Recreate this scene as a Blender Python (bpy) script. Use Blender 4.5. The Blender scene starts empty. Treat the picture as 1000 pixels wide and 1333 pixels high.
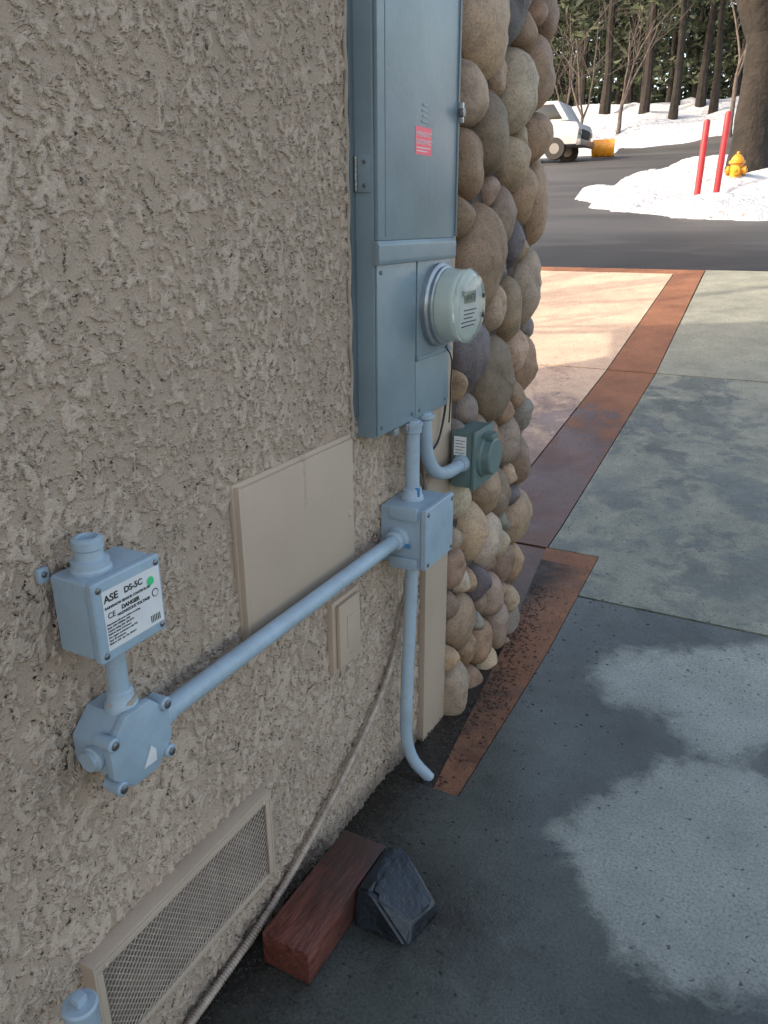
import bpy, bmesh, math, random
import numpy as np
from mathutils import Vector, Matrix, noise as mnoise
random.seed(4); rng=np.random.default_rng(4)
scene=bpy.context.scene; COL=bpy.context.collection
rad=math.radians
# ------------------------------------------------------------- materials
def new_mat(name):
    m=bpy.data.materials.new(name); m.use_nodes=True
    nt=m.node_tree; b=nt.nodes["Principled BSDF"]
    return m,nt,b
def tex_noise(nt,scale,detail=4,rough=.55,dist=0,vec=None,mapscale=None,rot=None):
    tc=nt.nodes.new("ShaderNodeTexCoord"); src=tc.outputs["Object"]
    if mapscale or rot:
        mp=nt.nodes.new("ShaderNodeMapping")
        if mapscale: mp.inputs["Scale"].default_value=mapscale
        if rot: mp.inputs["Rotation"].default_value=rot
        nt.links.new(src,mp.inputs[0]); src=mp.outputs[0]
    n=nt.nodes.new("ShaderNodeTexNoise")
    n.inputs["Scale"].default_value=scale; n.inputs["Detail"].default_value=detail
    n.inputs["Roughness"].default_value=rough; n.inputs["Distortion"].default_value=dist
    nt.links.new(src,n.inputs["Vector"]); return n.outputs["Fac"]
def ramp(nt,src,stops):
    r=nt.nodes.new("ShaderNodeValToRGB"); e=r.color_ramp.elements
    while len(e)<len(stops): e.new(.5)
    for i,(p,c) in enumerate(stops):
        e[i].position=p; e[i].color=(*c,1) if not isinstance(c,(int,float)) else (c,c,c,1)
    nt.links.new(src,r.inputs[0]); return r.outputs[0]
def mix(nt,fac,a,b,mode='MIX'):
    n=nt.nodes.new("ShaderNodeMix"); n.data_type='RGBA'; n.blend_type=mode
    for i,v in ((0,fac),(6,a),(7,b)):
        if isinstance(v,bpy.types.NodeSocket): nt.links.new(v,n.inputs[i])
        elif i==0: n.inputs[0].default_value=v
        else: n.inputs[i].default_value=(*v,1) if len(v)==3 else v
    return n.outputs[2]
def mth(nt,op,a,b=None,clamp=False):
    n=nt.nodes.new("ShaderNodeMath"); n.operation=op; n.use_clamp=clamp
    for i,v in enumerate((a,b)):
        if v is None: continue
        if isinstance(v,bpy.types.NodeSocket): nt.links.new(v,n.inputs[i])
        else: n.inputs[i].default_value=v
    return n.outputs[0]
def bump(nt,b,h,strength=.3,dist=.01):
    n=nt.nodes.new("ShaderNodeBump"); n.inputs["Strength"].default_value=strength; n.inputs["Distance"].default_value=dist
    nt.links.new(h,n.inputs["Height"]); nt.links.new(n.outputs[0],b.inputs["Normal"])
def attr(nt,name):
    n=nt.nodes.new("ShaderNodeAttribute"); n.attribute_name=name; return n
def sepxyz(nt):
    tc=nt.nodes.new("ShaderNodeTexCoord"); sp=nt.nodes.new("ShaderNodeSeparateXYZ"); nt.links.new(tc.outputs["Object"],sp.inputs[0]); return sp
def simple(name,c1,c2=None,scale=20,rough=.5,metal=0,bstr=.1,bscale=150,bdist=.002,lo=.35,hi=.65):
    m,nt,b=new_mat(name)
    c2=c2 or tuple(x*.8 for x in c1)
    col=ramp(nt,tex_noise(nt,scale,4,.6),[(lo,c2),(hi,c1)])
    nt.links.new(col,b.inputs["Base Color"])
    b.inputs["Metallic"].default_value=metal; b.inputs["Roughness"].default_value=rough
    if bstr: bump(nt,b,tex_noise(nt,bscale,3),bstr,bdist)
    return m
def paintmat(name,c,rough=.42,grime=.35,streak=(1,1,.5)):
    m,nt,b=new_mat(name)
    col=ramp(nt,tex_noise(nt,7,5,.65),[(.3,tuple(x*.82 for x in c)),(.7,tuple(x*1.08 for x in c))])
    col=mix(nt,ramp(nt,tex_noise(nt,30,6,.75,mapscale=streak),[(.52,0),(.72,grime)]),col,(.17,.15,.13))
    col=mix(nt,ramp(nt,tex_noise(nt,170,3,.6),[(.68,0),(.73,.6)]),col,tuple(x*.45 for x in c))
    nt.links.new(col,b.inputs["Base Color"]); b.inputs["Roughness"].default_value=rough
    bump(nt,b,tex_noise(nt,75,4,.6),.22,.002); return m
STC=(.50,.40,.315)
def stucco(name,disp):
    m,nt,b=new_mat(name)
    n1=tex_noise(nt,40,3,.5,1.5,mapscale=(1,1.0,.70),rot=(rad(35),0,0))
    n2=tex_noise(nt,84,2,.55,.9,mapscale=(1,.75,1.0),rot=(rad(-30),0,0))
    big=tex_noise(nt,3.0,1)
    s=mth(nt,'ADD',mth(nt,'MULTIPLY',n1,.64),mth(nt,'MULTIPLY',n2,.36))
    s=mth(nt,'ADD',s,mth(nt,'MULTIPLY',mth(nt,'SUBTRACT',big,.5),.12))
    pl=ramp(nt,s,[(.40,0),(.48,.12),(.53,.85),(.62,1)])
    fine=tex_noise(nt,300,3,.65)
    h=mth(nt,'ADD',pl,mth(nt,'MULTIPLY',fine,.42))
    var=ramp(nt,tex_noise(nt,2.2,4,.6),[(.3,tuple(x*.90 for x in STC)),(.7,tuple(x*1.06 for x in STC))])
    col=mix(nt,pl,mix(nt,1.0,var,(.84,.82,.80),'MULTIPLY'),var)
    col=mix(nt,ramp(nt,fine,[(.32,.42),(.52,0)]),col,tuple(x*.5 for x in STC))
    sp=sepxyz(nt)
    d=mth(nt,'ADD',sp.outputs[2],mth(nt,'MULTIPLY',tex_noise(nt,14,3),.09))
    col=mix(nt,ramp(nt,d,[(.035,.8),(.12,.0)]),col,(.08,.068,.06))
    nt.links.new(col,b.inputs["Base Color"]); b.inputs["Roughness"].default_value=.88
    b.inputs["Specular IOR Level"].default_value=.25
    if disp:
        dn=nt.nodes.new("ShaderNodeDisplacement"); dn.inputs["Midlevel"].default_value=.3; dn.inputs["Scale"].default_value=.0056
        nt.links.new(h,dn.inputs["Height"]); nt.links.new(dn.outputs[0],nt.nodes["Material Output"].inputs["Displacement"])
        m.displacement_method='BOTH'
    else: bump(nt,b,h,1,.006)
    return m
M={}
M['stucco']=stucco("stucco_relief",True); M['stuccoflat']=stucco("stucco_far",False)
M['beige']=simple("beige_painted_metal",(.455,.36,.275),(.42,.33,.253),5,.5,bstr=.25,bscale=90,bdist=.0015)
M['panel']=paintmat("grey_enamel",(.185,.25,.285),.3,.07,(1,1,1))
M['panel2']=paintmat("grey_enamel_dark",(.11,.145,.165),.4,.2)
M['paint']=paintmat("blue_grey_paint",(.33,.425,.50),.42,.30,(1,1,1))
M['paint2']=paintmat("blue_grey_paint_box",(.295,.39,.465),.4,.2,(1,1,1))
M['green']=paintmat("grey_green_plastic",(.105,.165,.16),.4,.25)
M['galv']=simple("galvanised_steel",(.42,.45,.46),(.28,.31,.33),30,.35,metal=.7)
M['dark']=simple("dark_rubber",(.02,.02,.022),None,20,.5)
M['white']=simple("white_label",(.68,.69,.69),(.60,.61,.62),20,.4,bstr=0)
M['black']=simple("black_ink",(.015,.015,.015),None,20,.5,bstr=0)
M['redlabel']=simple("red_sticker",(.85,.06,.13),(.8,.05,.1),20,.35,bstr=0)
M['greendot']=simple("green_sticker",(.05,.55,.2),None,20,.4,bstr=0)
M['bluetape']=simple("blue_tape",(.05,.2,.42),None,40,.5)
M['flex']=simple("armoured_cable_metal",(.44,.36,.285),(.27,.22,.18),60,.5,metal=.1,bstr=0)
M['caulk']=simple("sealant",(.36,.31,.25),(.26,.22,.18),60,.7)
M['wirem']=simple("painted_wire",(.44,.365,.30),None,30,.5,bstr=0)
M['screw']=simple("screw_zinc",(.25,.26,.27),(.12,.12,.12),200,.35,metal=.8,bstr=0)
M['lcd']=simple("lcd_screen",(.22,.27,.20),None,40,.2,bstr=0)
M['meterbody']=simple("meter_module",(.62,.67,.62),(.55,.60,.55),10,.4,bstr=0)
m,nt,b=new_mat("clear_cover"); b.inputs["Base Color"].default_value=(.92,.97,.94,1); b.inputs["Transmission Weight"].default_value=.95; b.inputs["Roughness"].default_value=.02; b.inputs["IOR"].default_value=1.3; M['glass']=m
m,nt,b=new_mat("stained_redwood")
g=tex_noise(nt,9,6,.65,1.5,mapscale=(9,1,9)); col=ramp(nt,g,[(.3,(.03,.012,.010)),(.5,(.11,.034,.024)),(.7,(.20,.072,.05))])
sp=sepxyz(nt)
wetf=mth(nt,'ADD',mth(nt,'MULTIPLY',mth(nt,'SUBTRACT',sp.outputs[1],.98),1.6),tex_noise(nt,12,5,.7))
col=mix(nt,ramp(nt,wetf,[(.45,0),(.75,.82)]),col,(.045,.028,.024))
nt.links.new(col,b.inputs["Base Color"]); b.inputs["Roughness"].default_value=.35; bump(nt,b,g,.6,.003); M['wood']=m
M['block']=simple("slate_block",(.015,.022,.030),(.006,.009,.012),25,.33,bstr=.8,bscale=60,bdist=.004)
m,nt,b=new_mat("river_stone")
a=attr(nt,"stonecol").outputs["Color"]
v=tex_noise(nt,26,6,.7,.4); v2=tex_noise(nt,190,3,.7)
col=mix(nt,1.0,a,ramp(nt,v,[(.25,(.58,.53,.48)),(.5,(1,1,1)),(.75,(1.28,1.18,1.06))]),'MULTIPLY')
col=mix(nt,1.0,col,ramp(nt,v2,[(.3,(.58,.58,.58)),(.5,(1,1,1)),(.8,(1.2,1.2,1.2))]),'MULTIPLY')
nt.links.new(col,b.inputs["Base Color"]); b.inputs["Roughness"].default_value=.6
bump(nt,b,mth(nt,'ADD',v,mth(nt,'MULTIPLY',v2,.35)),.65,.006); M['stone']=m
M['mortar']=simple("mortar",(.10,.077,.06),(.04,.032,.026),30,.9,bstr=.8,bscale=90,bdist=.006)
def concrete(name,cdry,cdry2,cwet,namp=1.0):
    m,nt,b=new_mat(name)
    dry=attr(nt,"dry").outputs["Fac"]; dirt=attr(nt,"dirt").outputs["Fac"]
    n=mth(nt,'SUBTRACT',tex_noise(nt,9,7,.70,.6),.5)
    n2=mth(nt,'SUBTRACT',tex_noise(nt,2.0,4,.6,.6),.5)
    f=mth(nt,'ADD',dry,mth(nt,'ADD',mth(nt,'MULTIPLY',n,.22*namp),mth(nt,'MULTIPLY',n2,.26*namp)))
    d=ramp(nt,mth(nt,'ADD',mth(nt,'MULTIPLY',f,8),.5,True),[(0.1,0),(.45,.62),(.54,.85),(1,1)])
    spk=tex_noise(nt,150,3,.7); blot=tex_noise(nt,5,6,.72)
    cd=mix(nt,ramp(nt,blot,[(.35,0),(.65,1)]),cdry2,cdry)
    cw=mix(nt,ramp(nt,tex_noise(nt,3.1,6,.7),[(.3,0),(.7,1)]),tuple(x*.62 for x in cwet),tuple(x*1.35 for x in cwet))
    col=mix(nt,d,cw,cd)
    col=mix(nt,1.0,col,ramp(nt,spk,[(.3,(.55,.55,.55)),(.5,(1,1,1)),(.75,(1.3,1.3,1.3))]),'MULTIPLY')
    col=mix(nt,ramp(nt,tex_noise(nt,60,2,.5),[(.28,.8),(.34,0)]),col,tuple(x*.35 for x in cwet))
    dd=mth(nt,'ADD',dirt,mth(nt,'MULTIPLY',mth(nt,'SUBTRACT',tex_noise(nt,16,6,.7),.5),.32))
    df=ramp(nt,mth(nt,'ADD',mth(nt,'MULTIPLY',dd,5),.5,True),[(0,0),(1,.93)])
    gr=tex_noise(nt,90,4,.7)
    col=mix(nt,df,col,ramp(nt,gr,[(.35,(.008,.007,.006)),(.58,(.022,.018,.015)),(.72,(.08,.06,.048))]))
    nt.links.new(col,b.inputs["Base Color"])
    wr=ramp(nt,tex_noise(nt,4,5,.6),[(.38,.16),(.62,.42)])
    nt.links.new(mix(nt,d,wr,(.8,.8,.8)),b.inputs["Roughness"])
    bump(nt,b,mth(nt,'ADD',spk,mth(nt,'MULTIPLY',mth(nt,'MULTIPLY',df,gr),3.0)),.4,.0022)
    return m
M['conc']=concrete("concrete",(.305,.33,.30),(.235,.255,.232),(.070,.079,.071))
M['concfar']=concrete("concrete_damp",(.27,.275,.22),(.19,.20,.165),(.115,.126,.105),1.7)
M['pink']=concrete("pink_concrete",(.58,.44,.325),(.46,.335,.245),(.25,.155,.115),1.6)
M['brown']=concrete("brown_stained_concrete",(.26,.115,.058),(.18,.078,.040),(.11,.050,.030),1.6)
M['earth']=simple("earth",(.045,.036,.028),(.02,.016,.013),8,.9,bstr=.5,bscale=20,bdist=.02)
m,nt,b=new_mat("asphalt")
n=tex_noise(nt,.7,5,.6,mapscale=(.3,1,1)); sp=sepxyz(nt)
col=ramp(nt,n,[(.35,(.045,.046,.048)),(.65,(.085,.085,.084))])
wet_shade=ramp(nt,mth(nt,'DIVIDE',mth(nt,'SUBTRACT',mth(nt,'ADD',sp.outputs[1],mth(nt,'MULTIPLY',n,3.0)),8.0),6.0),[(.50,1),(.62,.15)])  # near street band: wet asphalt plus shade painted into the colour
col=mix(nt,wet_shade,col,(.024,.024,.025))
col=mix(nt,1.0,col,ramp(nt,tex_noise(nt,60,3,.7),[(.3,(.6,.6,.6)),(.7,(1.4,1.4,1.4))]),'MULTIPLY')
nt.links.new(col,b.inputs["Base Color"]); b.inputs["Roughness"].default_value=.62; b.inputs["Specular IOR Level"].default_value=.3
M['asphalt']=m
m,nt,b=new_mat("snow")
n=tex_noise(nt,1.6,5,.65); col=ramp(nt,n,[(.3,(.48,.54,.62)),(.6,(.62,.65,.70))])
col=mix(nt,ramp(nt,tex_noise(nt,5,6,.8),[(.56,0),(.65,.8)]),col,(.14,.11,.09))
nt.links.new(col,b.inputs["Base Color"]); b.inputs["Roughness"].default_value=.6; bump(nt,b,tex_noise(nt,4,6,.7),1,.25); M['snow']=m
M['bark']=simple("bark",(.085,.065,.05),(.025,.02,.016),6,.9,bstr=1,bscale=14,bdist=.05)
M['barkdark']=simple("bark_dark",(.020,.016,.013),(.006,.005,.004),3,.9,bstr=1,bscale=8,bdist=.05)
M['twig']=simple("twig_bark",(.11,.09,.08),(.05,.042,.04),5,.9,bstr=0)
M['leaf']=simple("pine_foliage",(.040,.060,.022),(.006,.012,.006),.7,.7,bstr=0)
M['redpaint']=simple("red_paint",(.42,.015,.025),(.30,.010,.018),8,.4)
M['yellow']=simple("yellow_paint",(.70,.30,.015),(.5,.2,.012),9,.45)
M['carwhite']=simple("white_car_paint",(.5,.51,.53),None,2,.25,bstr=0)
M['carglass']=simple("car_glass",(.02,.025,.03),None,2,.08,bstr=0)
M['tyre']=simple("tyre",(.02,.02,.02),None,2,.8,bstr=0)
M['chrome']=simple("wheel_steel",(.16,.16,.17),None,2,.4,metal=.6,bstr=0)
M['roof']=simple("roof_shingle",(.10,.08,.07),(.05,.045,.04),9,.9,bstr=.8,bscale=20,bdist=.01)
# ------------------------------------------------------------- geometry helpers
def link(o,parent=None):
    COL.objects.link(o)
    if parent: o.parent=parent
    return o
def empty(name,loc=(0,0,0)):
    o=bpy.data.objects.new(name,None); o.empty_display_size=.1; return link(o)
def mesh_obj(name,verts,faces,mat,parent=None,smooth=False,attrs=None):
    me=bpy.data.meshes.new(name)
    me.from_pydata([tuple(map(float,v)) for v in verts],[],[tuple(int(i) for i in f) for f in faces])
    me.materials.append(mat)
    if smooth: me.polygons.foreach_set("use_smooth",[True]*len(me.polygons))
    me.update()
    return link(bpy.data.objects.new(name,me),parent)
def bm_obj(name,bm,mat,parent=None,smooth=False):
    bmesh.ops.recalc_face_normals(bm,faces=bm.faces)
    me=bpy.data.meshes.new(name); bm.to_mesh(me); bm.free(); me.materials.append(mat)
    if smooth:
        me.polygons.foreach_set("use_smooth",[True]*len(me.polygons))
        try: me.set_sharp_from_angle(angle=rad(35))
        except Exception: pass
    return link(bpy.data.objects.new(name,me),parent)
def box(name,x0,x1,y0,y1,z0,z1,mat,parent=None,bev=.002,seg=2):
    bm=bmesh.new(); bmesh.ops.create_cube(bm,size=1)
    for v in bm.verts: v.co=Vector(((x0+x1)/2+v.co.x*(x1-x0),(y0+y1)/2+v.co.y*(y1-y0),(z0+z1)/2+v.co.z*(z1-z0)))
    if bev: bmesh.ops.bevel(bm,geom=bm.edges[:],offset=bev,segments=seg,profile=.6,affect='EDGES')
    return bm_obj(name,bm,mat,parent,True)
def prism(name,poly,axis,a0,a1,mat,parent=None,bev=.002,seg=2,smooth=True):
    bm=bmesh.new()
    def P(p,a): return {'x':(a,p[0],p[1]),'y':(p[0],a,p[1]),'z':(p[0],p[1],a)}[axis]
    A=[bm.verts.new(P(p,a0)) for p in poly]; B=[bm.verts.new(P(p,a1)) for p in poly]
    bm.faces.new(A); bm.faces.new(B[::-1]); n=len(poly)
    for i in range(n): bm.faces.new((A[i],B[i],B[(i+1)%n],A[(i+1)%n]))
    bmesh.ops.recalc_face_normals(bm,faces=bm.faces)
    if bev: bmesh.ops.bevel(bm,geom=bm.edges[:],offset=bev,segments=seg,profile=.6,affect='EDGES')
    return bm_obj(name,bm,mat,parent,smooth)
def lathe(name,origin,axis,prof,mat,parent=None,n=40):
    ax=Vector(axis).normalized(); q=ax.to_track_quat('Z','Y'); o=Vector(origin)
    V=[];F=[]
    for d,r in prof:
        for k in range(n):
            a=2*math.pi*k/n; V.append(o+q@Vector((r*math.cos(a),r*math.sin(a),d)))
    for i in range(len(prof)-1):
        for k in range(n):
            F.append((i*n+k,i*n+(k+1)%n,(i+1)*n+(k+1)%n,(i+1)*n+k))
    F.append(tuple(range(n))[::-1]); F.append(tuple((len(prof)-1)*n+k for k in range(n)))
    ob=mesh_obj(name,V,F,mat,parent,True)
    try: ob.data.set_sharp_from_angle(angle=rad(38))
    except Exception: pass
    return ob
def resample(pts,step):
    P=[Vector(p) for p in pts]; P=[P[0]*2-P[1]]+P+[P[-1]*2-P[-2]]; out=[]
    for i in range(1,len(P)-2):
        a,b,c,d=P[i-1:i+3]; n=max(2,int((c-b).length/step))
        for k in range(n):
            t=k/n; out.append(.5*((2*b)+(c-a)*t+(2*a-5*b+4*c-d)*t*t+(-a+3*b-3*c+d)*t**3))
    out.append(P[-2]); return out
def tube_data(pts,rf,n=16,V=None,F=None,cap=True):
    V=[] if V is None else V; F=[] if F is None else F; base=len(V)
    t=(pts[1]-pts[0]).normalized(); up=Vector((0,0,1)) if abs(t.z)<.9 else Vector((0,1,0))
    u=t.cross(up).normalized()
    for i,p in enumerate(pts):
        t2=(pts[min(i+1,len(pts)-1)]-pts[max(i-1,0)]).normalized()
        u=(u-t2*u.dot(t2)).normalized(); w=t2.cross(u); r=rf(i/(len(pts)-1)) if callable(rf) else rf
        for k in range(n):
            a=2*math.pi*k/n; V.append(p+u*(r*math.cos(a))+w*(r*math.sin(a)))
    for i in range(len(pts)-1):
        for k in range(n):
            F.append((base+i*n+k,base+i*n+(k+1)%n,base+(i+1)*n+(k+1)%n,base+(i+1)*n+k))
    if cap:
        F.append(tuple(base+k for k in range(n))[::-1]); F.append(tuple(base+(len(pts)-1)*n+k for k in range(n)))
    return V,F
def tube(name,pts,r,mat,parent=None,n=20,step=.01,raw=False):
    P=[Vector(p) for p in pts] if raw else resample(pts,step)
    V,F=tube_data(P,r,n); o=mesh_obj(name,V,F,mat,parent,True)
    try: o.data.set_sharp_from_angle(angle=rad(50))
    except Exception: pass
    return o
def text(name,body,x,y,z,size,mat,parent,align='LEFT',ext=.0002,bold=0,sx=1):
    cu=bpy.data.curves.new(name,'FONT'); cu.body=body; cu.size=size; cu.extrude=ext; cu.align_x=align; cu.offset=bold
    cu.materials.append(mat); o=bpy.data.objects.new(name,cu); o.rotation_euler=(rad(90),0,rad(90)); o.location=(x,y,z); o.scale=(sx,1,1)
    return link(o,parent)
def screw(name,x,y,z,parent,r=.0045,mat=None,axis=(1,0,0)):
    return lathe(name,(x,y,z),axis,[(0,r),(.0015,r),(.0026,r*.7),(.0028,.0001)],mat or M['screw'],parent,14)
# ------------------------------------------------------------- terrain height
TY=[-60,2.3,3.2,5.3,8.1,12.5,14.4,36,45,52,100,500]; TZ=[0,0,.09,.42,.924,1.37,1.55,3.93,6.4,7.2,9.5,14]
def tz(y): return np.interp(y,TY,TZ)
def grid(xs,ys,zf):
    X,Y=np.meshgrid(xs,ys); Z=zf(X,Y); nx=len(xs)
    V=np.stack([X,Y,Z],-1).reshape(-1,3)
    i=np.arange(len(ys)-1)[:,None]*nx+np.arange(nx-1)[None,:]; i=i.ravel()
    return V,np.stack([i,i+1,i+nx+1,i+nx],-1)
def fast_mesh(name,V,F,mat,parent=None,smooth=True,attrs=None):
    me=bpy.data.meshes.new(name); V=np.asarray(V,dtype=np.float32); F=np.asarray(F,dtype=np.int32)
    me.vertices.add(len(V)); me.vertices.foreach_set("co",V.ravel())
    k=F.shape[1]; me.loops.add(F.size); me.loops.foreach_set("vertex_index",F.ravel())
    me.polygons.add(len(F)); me.polygons.foreach_set("loop_start",np.arange(0,F.size,k,dtype=np.int32))
    try: me.polygons.foreach_set("loop_total",np.full(len(F),k,dtype=np.int32))
    except Exception: pass
    me.update(calc_edges=True); me.validate()
    me.polygons.foreach_set("use_smooth",[smooth]*len(F)); me.materials.append(mat)
    if attrs:
        for kk,(typ,data) in attrs.items():
            a=me.attributes.new(kk,typ,'POINT'); a.data.foreach_set('color' if typ=='FLOAT_COLOR' else 'value',np.asarray(data,dtype=np.float32).ravel())
    return link(bpy.data.objects.new(name,me),parent)
def sdf(px,py,poly):
    d=np.full(px.shape,1e9); inside=np.zeros(px.shape,bool); n=len(poly)
    for i in range(n):
        ax,ay=poly[i]; bx,by=poly[(i+1)%n]
        ex,ey=bx-ax,by-ay; wx,wy=px-ax,py-ay
        t=np.clip((wx*ex+wy*ey)/(ex*ex+ey*ey),0,1)
        d=np.minimum(d,np.hypot(wx-ex*t,wy-ey*t))
        c=((ay>py)!=(by>py))&(px<(bx-ax)*(py-ay)/((by-ay) if by!=ay else 1e-9)+ax); inside^=c
    return np.where(inside,d,-d)
xs=np.concatenate([np.linspace(-300,-60,9),np.linspace(-50,-6,30),np.linspace(-5,5,30),np.linspace(6,60,30),np.linspace(80,300,8)])
ys=np.concatenate([np.linspace(-300,-40,8),np.linspace(-30,20,120),np.linspace(21,120,80),np.linspace(140,500,10)])
V,F=grid(xs,ys,lambda X,Y:tz(Y)-.06); fast_mesh("ground",V,F,M['earth'])
xs=np.linspace(-45,40,120); ys=np.concatenate([[8.13],np.linspace(8.3,15,30),np.linspace(15.5,44,60)])
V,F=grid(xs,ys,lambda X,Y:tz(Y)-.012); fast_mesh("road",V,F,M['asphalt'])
# ------------------------------------------------------------- driveway & walk slabs
dryA=[(.35,2.20),(.40,2.40),(.60,2.50),(.84,2.62),(1.6,2.64),(1.9,2.3),(.90,2.14),(.80,2.00),(.70,2.00),(.62,2.12),(.46,2.10)]
dryB=[(.44,1.50),(.54,1.62),(.64,1.90),(.80,1.95),(1.0,1.9),(2.3,1.9),(2.3,1.15),(1.1,1.20),(.93,1.27),(.76,1.22),(.60,1.30),(.50,1.42)]
def slab(name,poly,mat,parent,dryf,dirtf,res=.03,dz=0):
    P=np.array(poly); x0,y0=P.min(0);x1,y1=P.max(0)
    nx=max(2,int((x1-x0)/res)); ny=max(2,int((y1-y0)/res))
    c=[np.array(p,float) for p in poly]
    U,W=np.meshgrid(np.linspace(0,1,nx),np.linspace(0,1,ny))
    U=U[...,None];W=W[...,None]
    PT=(c[0]*(1-U)+c[1]*U)*(1-W)+(c[3]*(1-U)+c[2]*U)*W
    X=PT[...,0];Y=PT[...,1]
    V=np.stack([X,Y,tz(Y)+dz],-1).reshape(-1,3)
    i=(np.arange(ny-1)[:,None]*nx+np.arange(nx-1)[None,:]).ravel(); F=np.stack([i,i+1,i+nx+1,i+nx],-1)
    ring=list(range(nx))+[k*nx+nx-1 for k in range(1,ny)]+[(ny-1)*nx+k for k in range(nx-2,-1,-1)]+[k*nx for k in range(ny-2,0,-1)]
    base=len(V); SV=V[ring].copy(); SV[:,2]-=.08; V=np.vstack([V,SV]); m=len(ring)
    SF=np.array([(ring[k],base+k,base+(k+1)%m,ring[(k+1)%m]) for k in range(m)])
    F=np.vstack([F,SF]); x,y=V[:,0],V[:,1]
    return fast_mesh(name,V,F,mat,parent,False,{'dry':('FLOAT',dryf(x,y)),'dirt':('FLOAT',dirtf(x,y))})
drive=empty("driveway")
def dry_near(x,y): return np.maximum(sdf(x,y,dryA),sdf(x,y,dryB))-.01
nod=lambda x,y:x*0-1
dn=lambda x,y:np.maximum(.13-x-np.clip(y-1.5,0,9)*3, .07-np.hypot((x-.28)*.8,(y-1.13))*.9)
slab("near_slab_wall_side",[(-.4,-4),(.20,-4),(.20,1.50),(-.4,1.50)],M['conc'],drive,dry_near,dn,res=.02)
slab("near_slab",[(.20,-4),(4.6,-4),(4.6,1.5),(.20,1.5)],M['conc'],drive,dry_near,dn,res=.03)
slab("near_slab_upper",[(.20,1.5),(4.6,1.5),(4.6,2.674),(.182,2.674)],M['conc'],drive,dry_near,dn,res=.025)
slab("middle_slab_edge",[(.182,2.686),(4.6,2.686),(4.6,3.01),(.177,3.01)],M['concfar'],drive,lambda x,y:.02*x-.02,nod)
slab("middle_slab",[(-.037,3.01),(4.6,3.01),(4.6,5.322),(-.056,5.322)],M['concfar'],drive,lambda x,y:.02*x-.02,nod)
slab("upper_slab",[(-.056,5.338),(4.6,5.338),(4.6,8.1),(-.166,8.1)],M['concfar'],drive,lambda x,y:.12+x*0,nod)
slab("neighbour_slab",[(4.612,-4),(9,-4),(9,8.1),(4.612,8.1)],M['concfar'],drive,lambda x,y:x*0+.1,nod,res=.15)
walk=empty("walkway")
slab("dirt_bed",[(-.4,1.5),(.16,1.5),(.05,2.295),(-.4,2.295)],M['conc'],walk,nod,lambda x,y:x*0+1,res=.02,dz=-.008)
slab("brown_border",[(.130,1.50),(.197,1.50),(.174,3.006),(-.045,3.006)],M['brown'],walk,lambda x,y:-.05+.04*y,lambda x,y:np.where(y<2.9,.05-x+.06*np.sin(y*7+1)-.10*np.clip(1.75-y,0,1),-1),res=.015,dz=-.001)
slab("brown_apron",[(-.9,2.3),(.07,2.3),(-.02,3.004),(-.9,3.004)],M['brown'],walk,lambda x,y:x*0-.1,lambda x,y:.05-(y-2.45)*.6,res=.02,dz=-.007)
slab("brown_side_border",[(-.36,3.012),(-.043,3.012),(-.062,5.322),(-.37,5.322)],M['brown'],walk,lambda x,y:(y-4.4)*.12,nod,dz=-.002)
slab("brown_side_border_upper",[(-.37,5.338),(-.062,5.338),(-.172,7.93),(-.42,7.93)],M['brown'],walk,lambda x,y:x*0+.15,nod,dz=-.002)
slab("brown_end_border",[(-4.5,7.942),(-.172,7.942),(-.172,8.1),(-4.5,8.1)],M['brown'],walk,lambda x,y:x*0+.1,nod,dz=-.002)
slab("pink_slab",[(-2.3,3.012),(-.368,3.012),(-.378,5.322),(-2.3,5.322)],M['pink'],walk,lambda x,y:(y-4.3)*.06-.02,nod)
slab("pink_slab_upper",[(-2.3,5.338),(-.378,5.338),(-.428,7.93),(-2.3,7.93)],M['pink'],walk,lambda x,y:x*0+.2,nod)
slab("pink_slab_left",[(-4.5,3.012),(-2.312,3.012),(-2.312,7.93),(-4.5,7.93)],M['pink'],walk,lambda x,y:x*0+.2,nod,res=.06)
V=[];F=[]
for i in range(2000):
    y=random.uniform(.2,2.7); x=abs(random.gauss(0,.07))+.01
    if y>1.8: x=abs(random.gauss(0,.05))+.07-.12*max(0,y-2.1)
    if i%8==0: x+=random.uniform(0,.35)
    s=random.uniform(.001,.0042); a=random.uniform(0,6.3); z=float(tz(y))+.0005
    b0=len(V)
    for k in range(4):
        V.append((x+s*math.cos(a+k*1.57)*(1 if k%2 else 1.9),y+s*math.sin(a+k*1.57),z+random.uniform(-.001,.001)))
    V.append((x,y,z+s*.4)); F+=[(b0+k,b0+(k+1)%4,b0+4) for k in range(4)]
mesh_obj("leaf_litter",V,F,M['earth'])
# ------------------------------------------------------------- snow
def snow(name,poly,x0,x1,y0,y1,res,hmax,slope,seed,lump=.18):
    xs=np.arange(x0,x1,res); ys=np.arange(y0,y1,res)
    def zf(X,Y):
        s=sdf(X,Y,poly); nz=np.array([mnoise.fractal(Vector((x*.45+seed,y*.45,0)),1,2,5) for x,y in zip(X.ravel(),Y.ravel())]).reshape(X.shape)
        s=s+nz*.6
        h=np.where(s>0,hmax*(1-np.exp(-s*slope/hmax)),s*.5)
        return tz(Y)+np.clip(h,-.4,9)+np.where(s>.1,nz*lump,0)-.02
    V,F=grid(xs,ys,zf); return fast_mesh(name,V,F,M['snow'])
snow("snow_bank",[(0,12.6),(-1.3,13.2),(-2.9,14.4),(-3.5,17),(-3.6,24),(-2.6,29),(0,33.5),(6,36.5),(24,38),(24,12.2),(5,12.3)],-5,25,11.5,39,.14,.30,.45,3,.24)
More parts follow.
